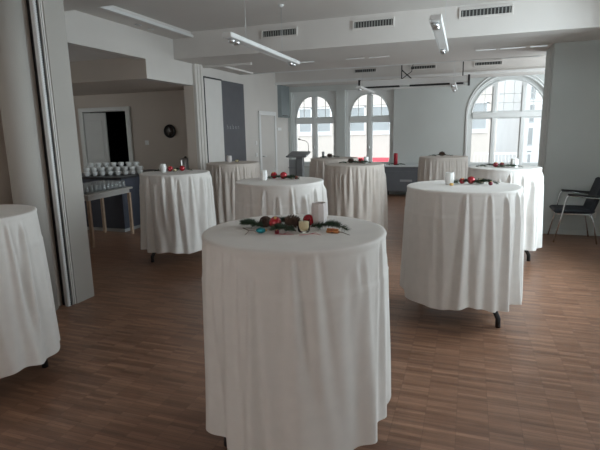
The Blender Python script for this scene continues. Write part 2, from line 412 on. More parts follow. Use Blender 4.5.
def window_big():
    root = bpy.data.objects.new('window_3', None); COL.objects.link(root)
    struct(root, 'large round arched window on the far wall'); root.location = (CX, YW, SILL)
    S = SPR-SILL; R1 = CR; R2 = .745
    mz = (.245, .355)
    def oz(x, R): return S+sqrt(max(0, R*R-x*x))
    def fn(x):
        ax = abs(x)
        if ax >= R2 or mz[0] <= ax <= mz[1]: t = oz(x, R1); return [(0, t), (t, t), (t, t)]
        return [(0, .075), (S-.09, S+.085), (max(S+.085, oz(x, R2)), oz(x, R1))]
    xs = sorted(set([round(-R1*cos(pi*i/64), 5) for i in range(65)] + [-R2, R2, -mz[0], mz[0], -mz[1], mz[1]]))
    xs = [x for x in xs if not any(0 < abs(x-k) < .006 for k in (-R2, R2, -mz[0], mz[0], -mz[1], mz[1]))]
    f = MB(); sliced(f, xs, fn, .10, .16)
    # moulded mullions and transom
    for s in (-1, 1): f.box(s*.30-.035, s*.30+.035, .07, .10, .02, S+.60, .005)
    f.box(-R2, R2, .06, .10, S-.06, S+.055, .006)
    f.tube([((R2+.02)*cos(pi*i/40), .10, S+(R2+.02)*sin(pi*i/40)) for i in range(41)], .016, 6)
    f.build('window_frame', M['winframe'], root)
    # casing ring raised on the wall
    c = MB()
    for R, K in ((R1+.0, .0), (R1+.02, .06)):
        c.tube([(-R, -.005, 0)] + [(-R*cos(pi*i/48), -.005, S+(R+K)*sin(pi*i/48)) for i in range(49)] + [(R, -.005, 0)], .018, 6)
    c.build('casing', M['winframe'], root)
    b = MB()
    for z in (S+.26, S+.45):
        x = sqrt(R2*R2-(z-S)**2); b.box(-x, x, .115, .14, z-.007, z+.007)
    for x in (-.50, -.10, .10, .50): b.box(x-.006, x+.006, .115, .14, S+.085, oz(x, R2))
    b.build('glazing_bars', M['winframe'], root)
    pts = [(-R2-.01, .06), (R2+.01, .06)] + [((R2+.01)*cos(pi*i/32), S+(R2+.01)*sin(pi*i/32)) for i in range(33)]
    MB().prism(pts, 1, .128, .132).build('pane', M['glass'], root)
    MB().box(-R1-.06, R1+.06, -.08, .12, -.035, 0, .006).build('window_sill', M['winframe'], root)
    MB().tube([(-.30, .055, .55), (-.30, .035, .55), (-.30, .035, .45)], .007, 8).build('handle', M['alu'], root)
window_big()
for i, (xc, yc, az) in enumerate(((XR, 5.2, 0), (XR, 2.9, 0), (-2.2, -2.4, -pi/2), (.4, -2.4, -pi/2), (-9.2, 5.4, pi))):  # side windows first; rear and buffet ones added for fill light
    root = bpy.data.objects.new('window_%d' % (4+i), None); COL.objects.link(root); struct(root, 'plain casement window'); root.location = (xc, yc, .85); root.rotation_euler.z = az
    f = MB()
    f.box(.12, .18, -.8, -.72, 0, 1.8).box(.12, .18, .72, .8, 0, 1.8).box(.12, .18, -.72, .72, 0, .08).box(.12, .18, -.72, .72, 1.72, 1.8).box(.12, .18, -.04, .04, .08, 1.72)
    f.build('window_frame', M['winframe'], root); MB().box(.148, .152, -.72, .72, .08, 1.72).build('pane', M['glass'], root)

# door_1 on the left wall, door_2 double door in the back room
def door_left():
    r = bpy.data.objects.new('door_1', None); COL.objects.link(r); struct(r, 'white door with a white frame on the left wall'); r.location = (XL, 10.4, 0)
    f = MB().box(0, .035, -.50, -.41, 0, 1.929, .005).box(0, .035, .41, .50, 0, 1.929, .005).box(0, .035, -.50, .50, 1.93, 2.02, .005)
    f.build('door_frame', M['white'], r)
    MB().box(0, .015, -.41, .41, 0, 1.93, .003).build('door_leaf', M['wall_warm'], r)
    MB().tube([(.015, -.34, 1.02), (.06, -.34, 1.02), (.06, -.22, 1.02)], .009, 8).build('door_handle', M['alu'], r)
door_left()
def door_back():
    r = bpy.data.objects.new('door_2', None); COL.objects.link(r); struct(r, 'open double door with a dark passage behind'); r.location = (-6.915, 8.0, 0)
    h = .555
    f = MB().box(-h-.07, -h+.03, -.03, .2, 0, 2.019, .004).box(h-.03, h+.07, -.03, .2, 0, 2.019, .004).box(-h-.071, h+.071, -.031, .2, 2.02, 2.1, .004)
    f.build('door_frame', M['doorwhite'], r)
    l = MB().box(0, .46, -.045, 0, 0, 2.0, .004).box(.08, .38, -.055, -.045, .2, .9, .003).box(.08, .38, -.055, -.045, 1.05, 1.85, .003)
    lo = l.build('door_leaf', M['doorwhite'], r, (-h+.04, .03, 0), radians(12))
door_back()

# partition panels on the left wall
t = thing('sliding_panel', 'tall white sliding partition panel on the left wall, left of the grey panel', 'partition', (XL, 7.94, 0))
MB().box(.012, .05, -.35, .26, .02, 2.50, .004).build('panel', M['panelwhite'], t)
MB().box(.01, .055, -.365, .265, 2.50, 2.525).box(.01, .052, -.368, -.352, .02, 2.50).build('seal', M['black'], t)
t = thing('grey_wall_panel', 'tall dark grey wall panel with a faint pale word, above a beige table', 'panel', (XL, 8.75, 0))
MB().box(.002, .02, -.54, .45, 0, 2.52, .003).build('panel', M['greypanel'], t)
cu_ = bpy.data.curves.new('word', 'FONT'); cu_.body = 'haben'; cu_.size = .125; cu_.extrude = .002; cu_.align_x = 'CENTER'; cu_.space_character = 1.9
tmp = bpy.data.objects.new('word_tmp', cu_); COL.objects.link(tmp)
bpy.context.view_layer.update()
wm = bpy.data.meshes.new_from_object(tmp.evaluated_get(bpy.context.evaluated_depsgraph_get()))
bpy.data.objects.remove(tmp)
wm.materials.clear(); wm.materials.append(M['lettering'])
wo = bpy.data.objects.new('lettering', wm); COL.objects.link(wo); wo.parent = t; wo.location = (.023, -.10, 1.63)
wo.rotation_euler = (pi/2, 0, pi/2)
# pilaster left of the sliding panel
pl = MB().box(XL, XL+.05, 7.3, 7.56, 0, ZB, .004).box(XL+.05, XL+.065, 7.36, 7.40, 0, ZB).box(XL+.05, XL+.065, 7.46, 7.50, 0, ZB)
srt('trim_20', M['wall_back'], MB().box(XL-.18, XL-.004, 7.292, 7.2999, 0, 2.35), 'taupe reveal of the buffet opening')
srt('trim_17', M['wall_warm'], pl, 'ribbed pilaster at the edge of the buffet opening')
# partition track on the beam underside, built only where it glints
tr = MB()
for a, b in ((-2.82, -2.5), (-1.96, -1.66), (-1.58, -1.26), (.02, .30), (.36, .70), (.76, .99)): tr.box(a, b, 7.93, 8.02, ZB-.006, ZB+.001)
srt('trim_18', M['alu'], tr, 'metal pieces standing for glints on the partition track under the beam')
srt('trim_19', M['ceil'], MB().box(XL, -3.5, 7.62, 7.68, ZB-.03, ZB).box(-4.1, -4.04, 7.68, 8.9, ZB-.03, ZB), 'partition rails under the beam by the left wall')

# air vents
VP = None
def vent(x0, x1, z0, z1, y, label, slats=14, group='air vents on the wide beam'):
    global VP
    t = thing('air_vent', label, 'vent', ((x0+x1)/2, y, (z0+z1)/2), 0, group)
    w = (x1-x0)/2; h = (z1-z0)/2; e = .022
    MB().box(-w+.002, w-.002, -.004, 0, -h+.002, h-.002).build('backing', M['vent_dark'], t)
    f = MB().box(-w-e, w+e, -.02, 0, h, h+e, .003).box(-w-e, w+e, -.02, 0, -h-e, -h, .003).box(-w-e, -w, -.02, 0, -h, h, .003).box(w, w+e, -.02, 0, -h, h, .003)
    f.build('vent_frame', M['ceil'], t)
    s0 = None
    for i in range(slats):
        x = -w+(i+.5)*2*w/slats
        if s0 is None: s0 = MB().box(-.006, .006, -.016, -.004, -h, h).build('slat', M['vent_slat'], t); s0.location = (x, 0, 0)
        else: c = s0.copy(); COL.objects.link(c); c.location = (x, 0, 0)
for (a, b, z0, z1, lab) in ((-2.90, -2.39, 2.91, 2.99, 'leftmost of the three large slatted vents on the wide beam'),
                       (-1.55, -1.03, 2.92, 3.00, 'middle one of the three large slatted vents on the wide beam'),
                       (-.18, .41, 2.94, 3.02, 'rightmost of the three large slatted vents on the wide beam')):
    vent(a, b, z0, z1, 6.78, lab)
for (a, b, lab) in ((-2.50, -2.03, 'small dark vent left of the hanging bracket above the windows'),
                    (-1.27, -.76, 'small dark vent right of the hanging bracket above the windows'),
                    (.03, .54, 'small dark vent above the large arched window')):
    vent(a, b, 2.825, 2.885, 11.0, lab, 10, 'small air vents on the window bulkhead')
# spots in the lowered strip
for (x, y, lab) in ((-4.25, 5.72, 'nearer of the two tiny recessed spotlights over the buffet opening'), (-4.27, 6.02, 'farther of the two tiny recessed spotlights over the buffet opening')):
    t = thing('recessed_spotlight', lab, 'spotlight', (x, y, ZS), 0, 'recessed spotlights in the lowered strip')
    MB().lathe([(.045, 0), (.045, -.008), (.034, -.012), (.03, -.004)], n=20).build('rim', M['alu'], t)
    MB().lathe([(.029, -.001), (.02, -.006), (.0001, -.008)], n=16).build('lens', M['wax'], t)

# ------------------------------------------------------------------ pendant track lights
def pendant(x0, y0, x1, y1, z, zc, label, wires):
    L = hypot(x1-x0, y1-y0); rz = atan2(y1-y0, x1-x0)-pi/2
    t = thing('pendant_track_light', label, 'lamp', (x0, y0, z), rz, 'white pendant track lights')
    b = MB().box(-.045, .045, 0, L, 0, .045, .006).box(-.055, -.045, .01, L-.01, .0, .03).build('channel', M['white'], t)
    for yy in (.13, .24, L-.24, L-.12):
        MB().lathe([(.030, 0), (.034, -.012), (.030, -.03), (.022, -.034), (.02, -.028), (.0001, -.026)], (-.012, yy, 0), 16).build('spot', M['alu'], t)
    for wy in wires:
        w = MB().tube([(0, wy, .045), (0, wy, zc-z-.03)], .0022, 6).build('suspension_wire', M['alu_dull'], t)
        MB().lathe([(.035, zc-z), (.035, zc-z-.012), (.02, zc-z-.03), (.004, zc-z-.035)], (0, wy, 0), 18).build('ceiling_rose', M['white'], w)
pendant(-2.20, 4.28, -2.26, 6.42, 2.45, ZC, 'white pendant track light hanging left, above the centre tables', (.45, 1.55))
pendant(-.31, 4.36, -.33, 6.22, 2.45, ZC, 'white pendant track light hanging right, above the front right table', (1.75,))
pendant(-2.02, 9.2, -2.05, 10.85, 2.335, 3.08, 'white pendant track light before the second narrow arched window', (.4, 1.45))
pendant(-.33, 9.3, -.34, 10.85, 2.335, 3.08, 'white pendant track light in front of the blank wall left of the large window', (.4, 1.45))

# projection screen housing
t = thing('projection_screen', 'white rolled projection screen case with black ends hanging before the windows', 'projection screen', (-1.17, 10.45, 2.42))
MB().box(-1.09, 1.09, -.05, .05, .03, .16, .01).build('case', M['white'], t)
MB().box(-1.05, -.26, -.056, .03, .0, .035, .002).box(-.05, 1.0, -.056, .03, .0, .035, .002).build('slot', M['black'], t)
MB().box(-1.05, 1.05, -.045, .0, -.03, .0, .004).build('bottom_bar', M['white'], t)
for s in (-1, 1): MB().box(s*1.1-.02, s*1.1+.02, -.06, .06, -.03, .18, .004).build('end_cap', M['black'], t)
for x in (-.22, .98):
    MB().box(x-.01, x+.01, -.01, .01, .15, .64).build('hanger', M['black'], t)
MB().tube([(-.22, 0, .34), (-.02, -.02, .16)], .012, 6).tube([(-.22, 0, .16), (-.02, 0, .30), (.04, 0, .62)], .008, 6).build('cable', M['black'], t)

# wall-mounted box, plates and switches
t = thing('wall_cabinet', 'grey box mounted high on the left wall near the window corner', 'cabinet', (XL, 11.4, 1.9))
MB().prism([(0, -.30), (.08, -.26), (.1, .25), (0, .3)], 2, 0, .80).build('housing', M['speaker'], t)
MB().box(.08, .095, -.2, .2, .03, .05).build('grille', M['black'], t)
tag(MB().box(0, .012, -.13, .13, -.035, .035, .003).build('door_sign', M['switch'], None, (XL, 11.15, 1.62)), 'small white sign plate to the right of the white door', 'sign')
def switch(x, y, z, lab, axis='x', nm='light_switch'):
    t = thing(nm, lab, 'switch', (x, y, z))
    if axis == 'x':
        MB().box(0, .010, -.042, .042, -.042, .042, .003).build('plate', M['switch'], t); MB().box(.01, .015, -.028, .028, -.028, .028, .002).build('rocker', M['switch'], t)
    else:
        MB().box(-.042, .042, -.010, 0, -.042, .042, .003).build('plate', M['switch'], t); MB().box(-.028, .028, -.015, -.01, -.028, .028, .002).build('rocker', M['switch'], t)
switch(XL, 9.76, 1.33, 'upper of the two switches left of the white door')
switch(XL, 9.76, 1.07, 'lower of the two switches left of the white door')
switch(1.72, 7.8, .30, 'white switch low on the grey wall behind the chair', 'y')
switch(-5.95, 8.0, 1.40, 'small switch on the taupe wall right of the dark door opening', 'y')

# clock
t = thing('wall_clock', 'round dark wall clock on the taupe back wall', 'clock', (-5.40, 8.0, 1.61))
MB().lathe([(.12, 0), (.128, -.02), (.12, -.045), (.106, -.05), (.103, -.03), (.0001, -.03)], n=36, axis='y').build('rim', M['black'], t)
MB().lathe([(.102, -.031), (.0001, -.034)], n=36, axis='y').build('dial', M['clockface'], t)
MB().box(-.003, .003, -.042, -.038, 0, .07).box(0, .05, -.042, -.038, -.003, .003).build('hands', M['alu_dull'], t)

# ------------------------------------------------------------------ bistro tables and cloths
def fold_fn(seed, nf, strength, drape):
    rnd = random.Random(seed)
    low = [(rnd.randint(2, 4), rnd.uniform(0, 2*pi)) for _ in range(2)]
    P = []; a = rnd.uniform(0, .4)
    while a < 2*pi-.12:
        P.append((a, rnd.uniform(.45, 1.0), rnd.uniform(.035, .075), rnd.uniform(-.10, .10), rnd.choice((0, 0, .02, .04, .1)), rnd.random() < .35))
        a += 2*pi/nf*rnd.uniform(.5, 1.5)
    def g(an, t):
        s = 0.0
        for (c, A, w, dr, t0, valley) in P:
            u = (t-t0)/(1-t0)
            if u <= 0 and t0 > .05: continue
            u = max(0, u)
            d = (an-(c+dr*t)+pi) % (2*pi)-pi
            ww = w*(.55+1.5*t)
            if abs(d) > 5*ww: continue
            h = math.exp(-(d/ww)**2) - .55*math.exp(-((d-1.7*ww)/(.8*ww))**2) - .35*math.exp(-((d+1.8*ww)/(.9*ww))**2)
            k = A*min(1, u/.06)**.8*(.55+.45*t)
            if drape is not None:
                k *= .30+.95*max(0, min(1, .5+1.1*cos(an-drape)))
            s += k*h*(-.7 if valley else 1)
        s += .18*sin(9*an+seed)*t+.12*sin(17*an+2*seed)*t
        return s*strength
    def lf(a): return sum(sin(n*a+p) for n, p in low)*.5
    return g, lf
def cloth_mesh(R, H, hem, seed, nf=13, strength=.028, drape=None, slits=(), flare=.016):
    g, lf = fold_fn(seed, nf, strength, drape)
    n = 400; rows = 70; vs = []; fs = []
    rnd = random.Random(seed+7)
    top = H+.006
    rings = [0.0001, .12, .25, .34, R-.030, R-.008]
    prof = []
    for r in rings: prof.append((r, top+0*r, 0.0))
    prof += [(R+.000, top-.002, .02), (R+.004, top-.010, .05)]
    for i in range(1, rows+1): prof.append((R+.004, None, i/rows))
    for k, (r, z, t) in enumerate(prof):
        for j in range(n):
            a = 2*pi*j/n
            hz = hem + .018*lf(a) + .012*sin(7*a+seed)
            for (a0, a1, dz) in slits:
                if a0 <= (a-a0) % (2*pi)+a0 <= a1: hz += dz
            if z is None:
                zz = (top-.014)+(hz-(top-.014))*t
                rr = R+.004+.003*min(1, t*8)+flare*t+g(a, t)
                # sewn crease line one hand below the edge
                d = zz-(H-.185)
                rr += .004*math.exp(-(d/.006)**2)-.004*max(0, min(1, (d+.006)/.006))
                rr += .003*sin(a*31+zz*9)*t*.5
            else:
                zz = z; rr = r
                if t > 0: rr += g(a, .001)*t
                if k < 6: zz += .0012*sin(a*3+r*20+seed)*(r/R)
            vs.append((rr*cos(a), rr*sin(a), zz))
    m = len(prof)
    for i in range(m-1):
        for j in range(n):
            k = (j+1) % n; fs.append((i*n+j, i*n+k, (i+1)*n+k, (i+1)*n+j))
    mb = MB(); mb.add(vs, fs, True)
    return mb

def make_table(loc, R, label, ang):
    t = thing('bistro_table', label, 'table', loc, ang, 'high folding bistro tables')
    MB().lathe([(R-.03, 1.068), (R-.012, 1.072), (R-.010, 1.085), (R-.014, 1.098), (.0001, 1.098)], n=64).build('tabletop', M['tabletop'], t)
    MB().box(-.25, .25, -.02, .02, 1.03, 1.066, .004).box(-.02, .02, -.25, .25, 1.03, 1.066, .004).build('underframe', M['alu_dull'], t)
    for a in (radians(-34), radians(46), radians(148)):
        c, s = cos(a), sin(a)
        rf = R-.08
        lg = MB().tube([(c*.16, s*.16, 1.03), (c*.10, s*.10, .62), (c*(rf-.12), s*(rf-.12), .24)], .013, 10).build('leg', M['alu_dull'], t)
        ft = MB().tube([(c*(rf-.125), s*(rf-.125), .245), (c*(rf-.075), s*(rf-.075), .185), (c*(rf-.02), s*(rf-.02), .13), (c*(rf+.012), s*(rf+.012), .07), (c*(rf+.014), s*(rf+.014), .0)], [.015, .019, .021, .020, .021], 12)
        ft.build('foot', M['black'], lg)
    return t

TABLES = [
 # key, x, y, R, where, cloth mat, cloth label, seed, nf, strength, drape, hem
 ('main',  -.775, 2.115, .432, 'high bistro table nearest the camera, legs hidden by its long cloth', 'cloth', 'white floor length tablecloth nearest the camera in the middle', 11, 24, .028, None, .17),
 ('right', -.035, 4.13, .445, 'high bistro table at front right, three black curved feet showing', 'cloth', 'white tablecloth at front right with sharp folds on its right side', 5, 20, .046, radians(-20), .20),
 ('left', -3.365, 5.02, .412, 'high bistro table beside the counter of stacked cups', 'cloth', 'white draped tablecloth beside the cup counter, thin legs below', 23, 24, .042, radians(-50), .20),
 ('mid', -1.71, 4.29, .42, 'high bistro table directly behind the nearest one', 'cloth', 'white tablecloth behind the nearest table, bright folds on its right half', 31, 22, .044, radians(-10), .20),
 ('edge', -2.93, 2.08, .39, 'high bistro table cut off by the left frame edge', 'cloth', 'white tablecloth cut off by the left edge of the view', 47, 18, .036, radians(-60), .165),
 ('far1', -3.46, 6.74, .405, 'high bistro table standing before the dark grey wall panel', 'cloth_beige', 'beige pleated tablecloth before the dark grey wall panel', 53, 30, .036, None, .16),
 ('far2', -1.50, 6.60, .405, 'high bistro table between the two front centre tables and the narrow windows', 'cloth_beige', 'beige pleated tablecloth in the centre, nearer of two before the narrow arched windows', 61, 30, .036, None, .16),
 ('far3', -2.16, 7.95, .40, 'high bistro table right of the lectern, half hidden by another table', 'cloth_beige', 'beige tablecloth half hidden behind another, right of the lectern', 67, 30, .034, None, .16),
 ('far4', -.40, 8.40, .385, 'high bistro table left of the large arched window', 'cloth_beige', 'beige tablecloth in front of the blank wall left of the large arched window', 71, 24, .022, None, .16),
 ('far5', .40, 6.18, .40, 'high bistro table below the large arched window', 'cloth', 'white tablecloth below the large arched window, bright folds at right', 83, 22, .044, radians(-20), .18),
]
ANG = {'main': radians(60), 'right': 0, 'left': radians(62), 'edge': radians(0)}
for key, x, y, R, lab, cm, clab, seed, nf, st, dr, hem in TABLES:
    make_table((x, y, 0), R, lab, ANG.get(key, radians(20)))
    sl = ()
    if key == 'main': sl = ((radians(168), radians(205), .085), (radians(-18), radians(22), .07))
    c = cloth_mesh(R, 1.10, hem, seed, nf, st, dr, sl, .045 if key == 'edge' else .018).build('tablecloth', M[cm], None, (x, y, 0))
    tag(c, clab, 'tablecloth', 'tablecloths of the bistro tables')

# ------------------------------------------------------------------ table decoration
ZT = 1.1075
def bauble(x, y, r, lab, m='red', z=ZT, tilt=.6, az=0.0):
    t = thing('bauble', lab, 'bauble', (x, y, z), az, 'christmas baubles on the tables')
    MB().sphere((0, 0, r), r, 24, 14).build('ball', M[m], t)
    cp = MB().lathe([(r*.22, r*.93), (r*.24, r*1.0), (r*.22, r*1.14), (.0001, r*1.16)], n=14)
    cp.tube([(r*.09*cos(q*pi/4), 0, r*(1.2+.09*sin(q*pi/4))) for q in range(8)], r*.02, 5)
    Mx = Matrix.Translation((0, 0, r)) @ Matrix.Rotation(tilt, 4, 'X')
    cp.xform(Mx).build('cap', M['gold'], t)
def cup_plain(x, y, h, r, lab, m='china', handle=False, facets=False, group='white tumblers and mugs on the tables', nm='tumbler', cat='tumbler'):
    t = thing(nm, lab, cat, (x, y, ZT), 0, group)
    prof = [(r*.80, 0), (r*.86, h*.04), (r*.98, h*.30), (r*1.0, h*.5), (r*.96, h*.8), (r*.88, h*.97), (r*.86, h), (r*.80, h*.99), (r*.82, h*.8), (r*.84, h*.4), (r*.7, h*.07), (.0001, h*.06)]
    wob = (lambda a, z: 1/ max(.93, cos(((a % (2*pi/9))-pi/9)))) if facets else None
    MB().lathe(prof, n=36, wob=wob, smooth=not facets).build('body', M[m], t)
    if handle:
        hp = [(-(r*.93), 0, h*.78), (-(r*1.35), 0, h*.80), (-(r*1.65), 0, h*.60), (-(r*1.6), 0, h*.35), (-(r*1.25), 0, h*.2), (-(r*.93), 0, h*.24)]
        MB().tube(hp, r*.11, 8).build('handle', M[m], t)
def votive(x, y, r, h, lab):
    t = thing('tealight_glass', lab, 'candle', (x, y, ZT), 0, 'candles in glasses on the tables')
    MB().lathe([(r*.82, 0), (r*.95, h*.1), (r, h*.5), (r*.97, h*.9), (r*1.04, h), (r*.99, h), (r*.93, h*.9), (r*.95, h*.5), (r*.88, h*.12), (.0001, h*.1)], n=28).build('glass', M['votive_glass'], t)
    w = MB().lathe([(r*.84, h*.13), (r*.90, h*.5), (r*.89, h*.80), (r*.84, h*.82), (.0001, h*.80)], n=28).build('wax', M['wax'], t)
    MB().tube([(0, 0, h*.8), (.001, 0, h*.95)], .001, 5).build('wick', M['black'], w)
def sprig(x, y, L, az, lab, seed=1, bend=.15, dens=1.0):
    rnd = random.Random(seed)
    t = thing('fir_sprig', lab, 'fir sprig', (x, y, ZT), az, 'fir greenery on the tables')
    st = MB(); nd = MB()
    path = [(L*(u-.5), bend*L*sin(pi*u), .010+.016*sin(pi*u)) for u in lin(0, 1, 8)]
    st.tube(path, [.003-.0002*i for i in range(9)], 6)
    side = []
    for u in (.22, .4, .58, .74):
        for s in (-1, 1):
            i = int(u*8); p = Vector(path[i]); d = Vector((.75, s*.62, .25)).normalized()
            l = L*.26*(1.15-u); pts = [tuple(p+d*l*q+Vector((0, 0, -.3*l*q*q))) for q in (0, .5, 1)]
            pts = [(a, b, max(.004, c)) for a, b, c in pts]
            st.tube(pts, [.0018, .0014, .001], 5); side.append(pts)
    def needles(pts, cnt, ln):
        for k in range(cnt):
            u = rnd.random()*(len(pts)-1.001); i = int(u); f = u-i
            a, b = Vector(pts[i]), Vector(pts[i+1]); p = a.lerp(b, f); ax = (b-a).normalized()
            rv = Vector((rnd.uniform(-1, 1), rnd.uniform(-1, 1), rnd.uniform(-.4, 1))); rv = (rv-ax*rv.dot(ax)).normalized()
            d = (ax*.7+rv).normalized(); q = p+d*ln*rnd.uniform(.7, 1.15); q.z = max(.001, q.z)
            w = ax.cross(d).normalized()*.0017; up = d.cross(w).normalized()*.0012
            nd.add([p-w, p+w, p+up, q], [(0, 1, 3), (1, 2, 3), (2, 0, 3), (0, 2, 1)])
    needles(path, int(330*dens), .030)
    for s in side: needles(s, int(80*dens), .024)
    st.build('stem', M['twig'], t); nd.build('needles', M['needle'], t)
def pinecone(x, y, r, az, lab, seed=3):
    t = MB(); rnd = random.Random(seed)
    L = r*2.3
    t.sphere((0, 0, r), r*.62, 14, 10, (1.7, 1, 1))
    k = 0
    for i in range(11):
        u = i/10; xx = -L*.48+L*.96*u; rr = r*(.35+.75*sin(pi*min(1, u*.85+.12)))
        for j in range(8):
            a = 2*pi*(j+.5*(i % 2))/8
            c = Vector((xx, rr*.72*cos(a), r+rr*.72*sin(a))); o = Vector((.55, cos(a), sin(a))).normalized(); w = Vector((0, -sin(a), cos(a)))
            tip = c+o*r*.45
            th = Vector((1, 0, 0))*r*.06
            t.add([c-w*r*.2-th, c+w*r*.2-th, tip-w*r*.14, tip+w*r*.14, c+th*2], [(0, 1, 3, 2), (0, 2, 4), (2, 3, 4), (3, 1, 4), (1, 0, 4)])
    lo = min(v[2] for v in t.v)
    t.v = [(a, b, c-lo) for a, b, c in t.v]
    tag(t.build('pine_cone', M['cone'], None, (x, y, ZT), az), lab, 'pine cone', 'pine cones on the tables')
def cinnamon(x, y, az, lab, s=1.0):
    t = thing('cinnamon_bundle', lab, 'cinnamon sticks', (x, y, ZT), az)
    for (dy, dz, l) in ((-.010, .007, .07), (.005, .007, .075), (-.003, .019, .068)):
        sp = MB(); sp.tube([(-l/2*s, dy*s, dz*s), (0, dy*s+.0008, dz*s), (l/2*s, dy*s, dz*s)], .0068*s, 10); sp.build('stick', M['orange'], t)
    MB().tube([(0, .013*s*cos(q*pi/6)-.002*s, .012*s+.0145*s*sin(q*pi/6)) for q in range(13)], .0014, 5).build('string', M['redmatt'], t)
def twig(x, y, L, az, lab, m='redmatt', r=.0022, seed=1, fork=True):
    rnd = random.Random(seed)
    t = MB(); p = [(L*(u-.5), .012*sin(5*u+seed), .004+.004*sin(3*u)) for u in lin(0, 1, 6)]
    t.tube(p, [r, r, r*.9, r*.8, r*.7, r*.6, r*.5], 6)
    if fork: t.tube([p[3], (p[3][0]+L*.16, p[3][1]+.03, .009), (p[3][0]+L*.26, p[3][1]+.037, .004)], [r*.8, r*.6, r*.4], 6)
    tag(t.build('twig', M[m], None, (x, y, ZT), az), lab, 'twig', 'thin twigs on the nearest table')

# nearest table
cup_plain(-.685, 2.235, .115, .038, 'matt white barrel shaped tumbler on the nearest table', 'stone', facets=True)
bauble(-.865, 2.10, .031, 'red bauble left of the candle glass on the nearest table', az=.4)
bauble(-.735, 2.215, .029, 'red bauble right behind the candle glass on the nearest table', tilt=-.9)
votive(-.712, 2.075, .029, .058, 'cream candle in a small glass on the nearest table')
sprig(-.99, 2.12, .16, radians(155), 'fir sprig at the left end of the decoration on the nearest table', 4)
sprig(-.87, 2.17, .20, radians(8), 'fir sprig behind the left red bauble on the nearest table', 5)
sprig(-.80, 2.045, .13, radians(172), 'fir sprig in front of the pine cone on the nearest table', 6, dens=.7)
sprig(-.61, 2.13, .18, radians(-8), 'fir sprig below the tumbler at right on the nearest table', 7, dens=.8)
pinecone(-.79, 2.12, .030, .7, 'dark pine cone left of the candle glass on the nearest table')
pinecone(-.93, 2.13, .024, -.5, 'small dark pine cone left of the red bauble on the nearest table', 8)
t = thing('teal_ornament', 'oval glittering teal ornament at the front left of the nearest table', 'ornament', (-.895, 1.995, ZT), .35)
MB().sphere((0, 0, .013), .013, 20, 12, (1.8, 1.1, 1)).build('ball', M['teal'], t)
MB().lathe([(.005, .021), (.005, .028), (.0001, .029)], axis='x', c=(0, 0, .013), n=12).build('cap', M['gold'], t)
cinnamon(-.575, 2.085, -.15, 'orange brown cinnamon bundle at the right of the nearest table', .8)
twig(-.775, 1.975, .09, .15, 'thin red twig in front of the pine cone on the nearest table', seed=2, r=.0016)
twig(-.655, 1.995, .10, .05, 'thin red twig in front of the candle glass on the nearest table', seed=4, r=.0014)
twig(-.975, 2.00, .17, -1.1, 'thin brown twig at the left edge of the decoration on the nearest table', 'twig', .002, 5)
twig(-.53, 2.06, .10, -.25, 'thin dark twig beside the cinnamon on the nearest table', 'twig', .002, 6, False)
bauble(-.815, 1.995, .011, 'tiny red bauble lying before the pine cone on the nearest table', 'darkred')

# right front table
cup_plain(-.145, 4.19, .10, .036, 'white tumbler on the front right table', 'china', facets=True)
bauble(-.045, 4.24, .025, 'smaller left red bauble on the front right table')
bauble(.025, 4.25, .032, 'larger right red bauble on the front right table', tilt=-.7)
bauble(.175, 4.16, .018, 'small dark red bauble at the right end on the front right table', 'darkred')
votive(.105, 4.29, .024, .045, 'cream candle glass right of the baubles on the front right table')
tag(MB().sphere((0, 0, .012), .012, 12, 8, (1.4, 1, 1)).build('gold_nut', M['gold'], None, (-.125, 4.08, ZT)), 'small golden nut in front of the tumbler on the front right table', 'nut')
sprig(-.03, 4.20, .26, .1, 'fir sprig under the red baubles on the front right table', 14)
sprig(.12, 4.23, .22, -.1, 'fir sprig at right on the front right table', 15)
# left table
cup_plain(-3.50, 4.98, .10, .036, 'white mug on the table beside the cup counter', 'china', handle=True, nm='mug', cat='mug')
bauble(-3.47, 5.08, .034, 'left red bauble on the table beside the cup counter')
bauble(-3.36, 5.17, .034, 'right red bauble on the table beside the cup counter', tilt=-.6)
votive(-3.41, 5.09, .022, .035, 'candle glass between red baubles on the table beside the cup counter')
sprig(-3.38, 5.12, .32, .55, 'fir sprig on the table beside the cup counter, under the right bauble', 24, dens=.7)
sprig(-3.52, 5.06, .28, .5, 'fir sprig on the table beside the cup counter, behind the mug', 25, dens=.7)
# middle table
cup_plain(-1.87, 4.28, .095, .036, 'white faceted tumbler on the table behind the nearest one', 'china', facets=True)
bauble(-1.82, 4.42, .034, 'left red bauble on the table behind the nearest one')
bauble(-1.71, 4.40, .036, 'right red bauble on the table behind the nearest one', tilt=-.8)
bauble(-1.58, 4.40, .016, 'tiny bright red bauble at right on the table behind the nearest one')
votive(-1.63, 4.42, .019, .042, 'slim cream candle glass on the table behind the nearest one')
sprig(-1.76, 4.35, .28, .1, 'fir sprig under the baubles on the table behind the nearest one', 34, dens=.8)
sprig(-1.64, 4.37, .2, -.2, 'fir sprig at right on the table behind the nearest one', 35, dens=.8)
# table at left frame edge
bauble(-2.82, 2.13, .026, 'dark red bauble on the table at the left frame edge', 'darkred')
sprig(-2.90, 2.10, .2, .5, 'fir sprig on the table at the left frame edge', 44)
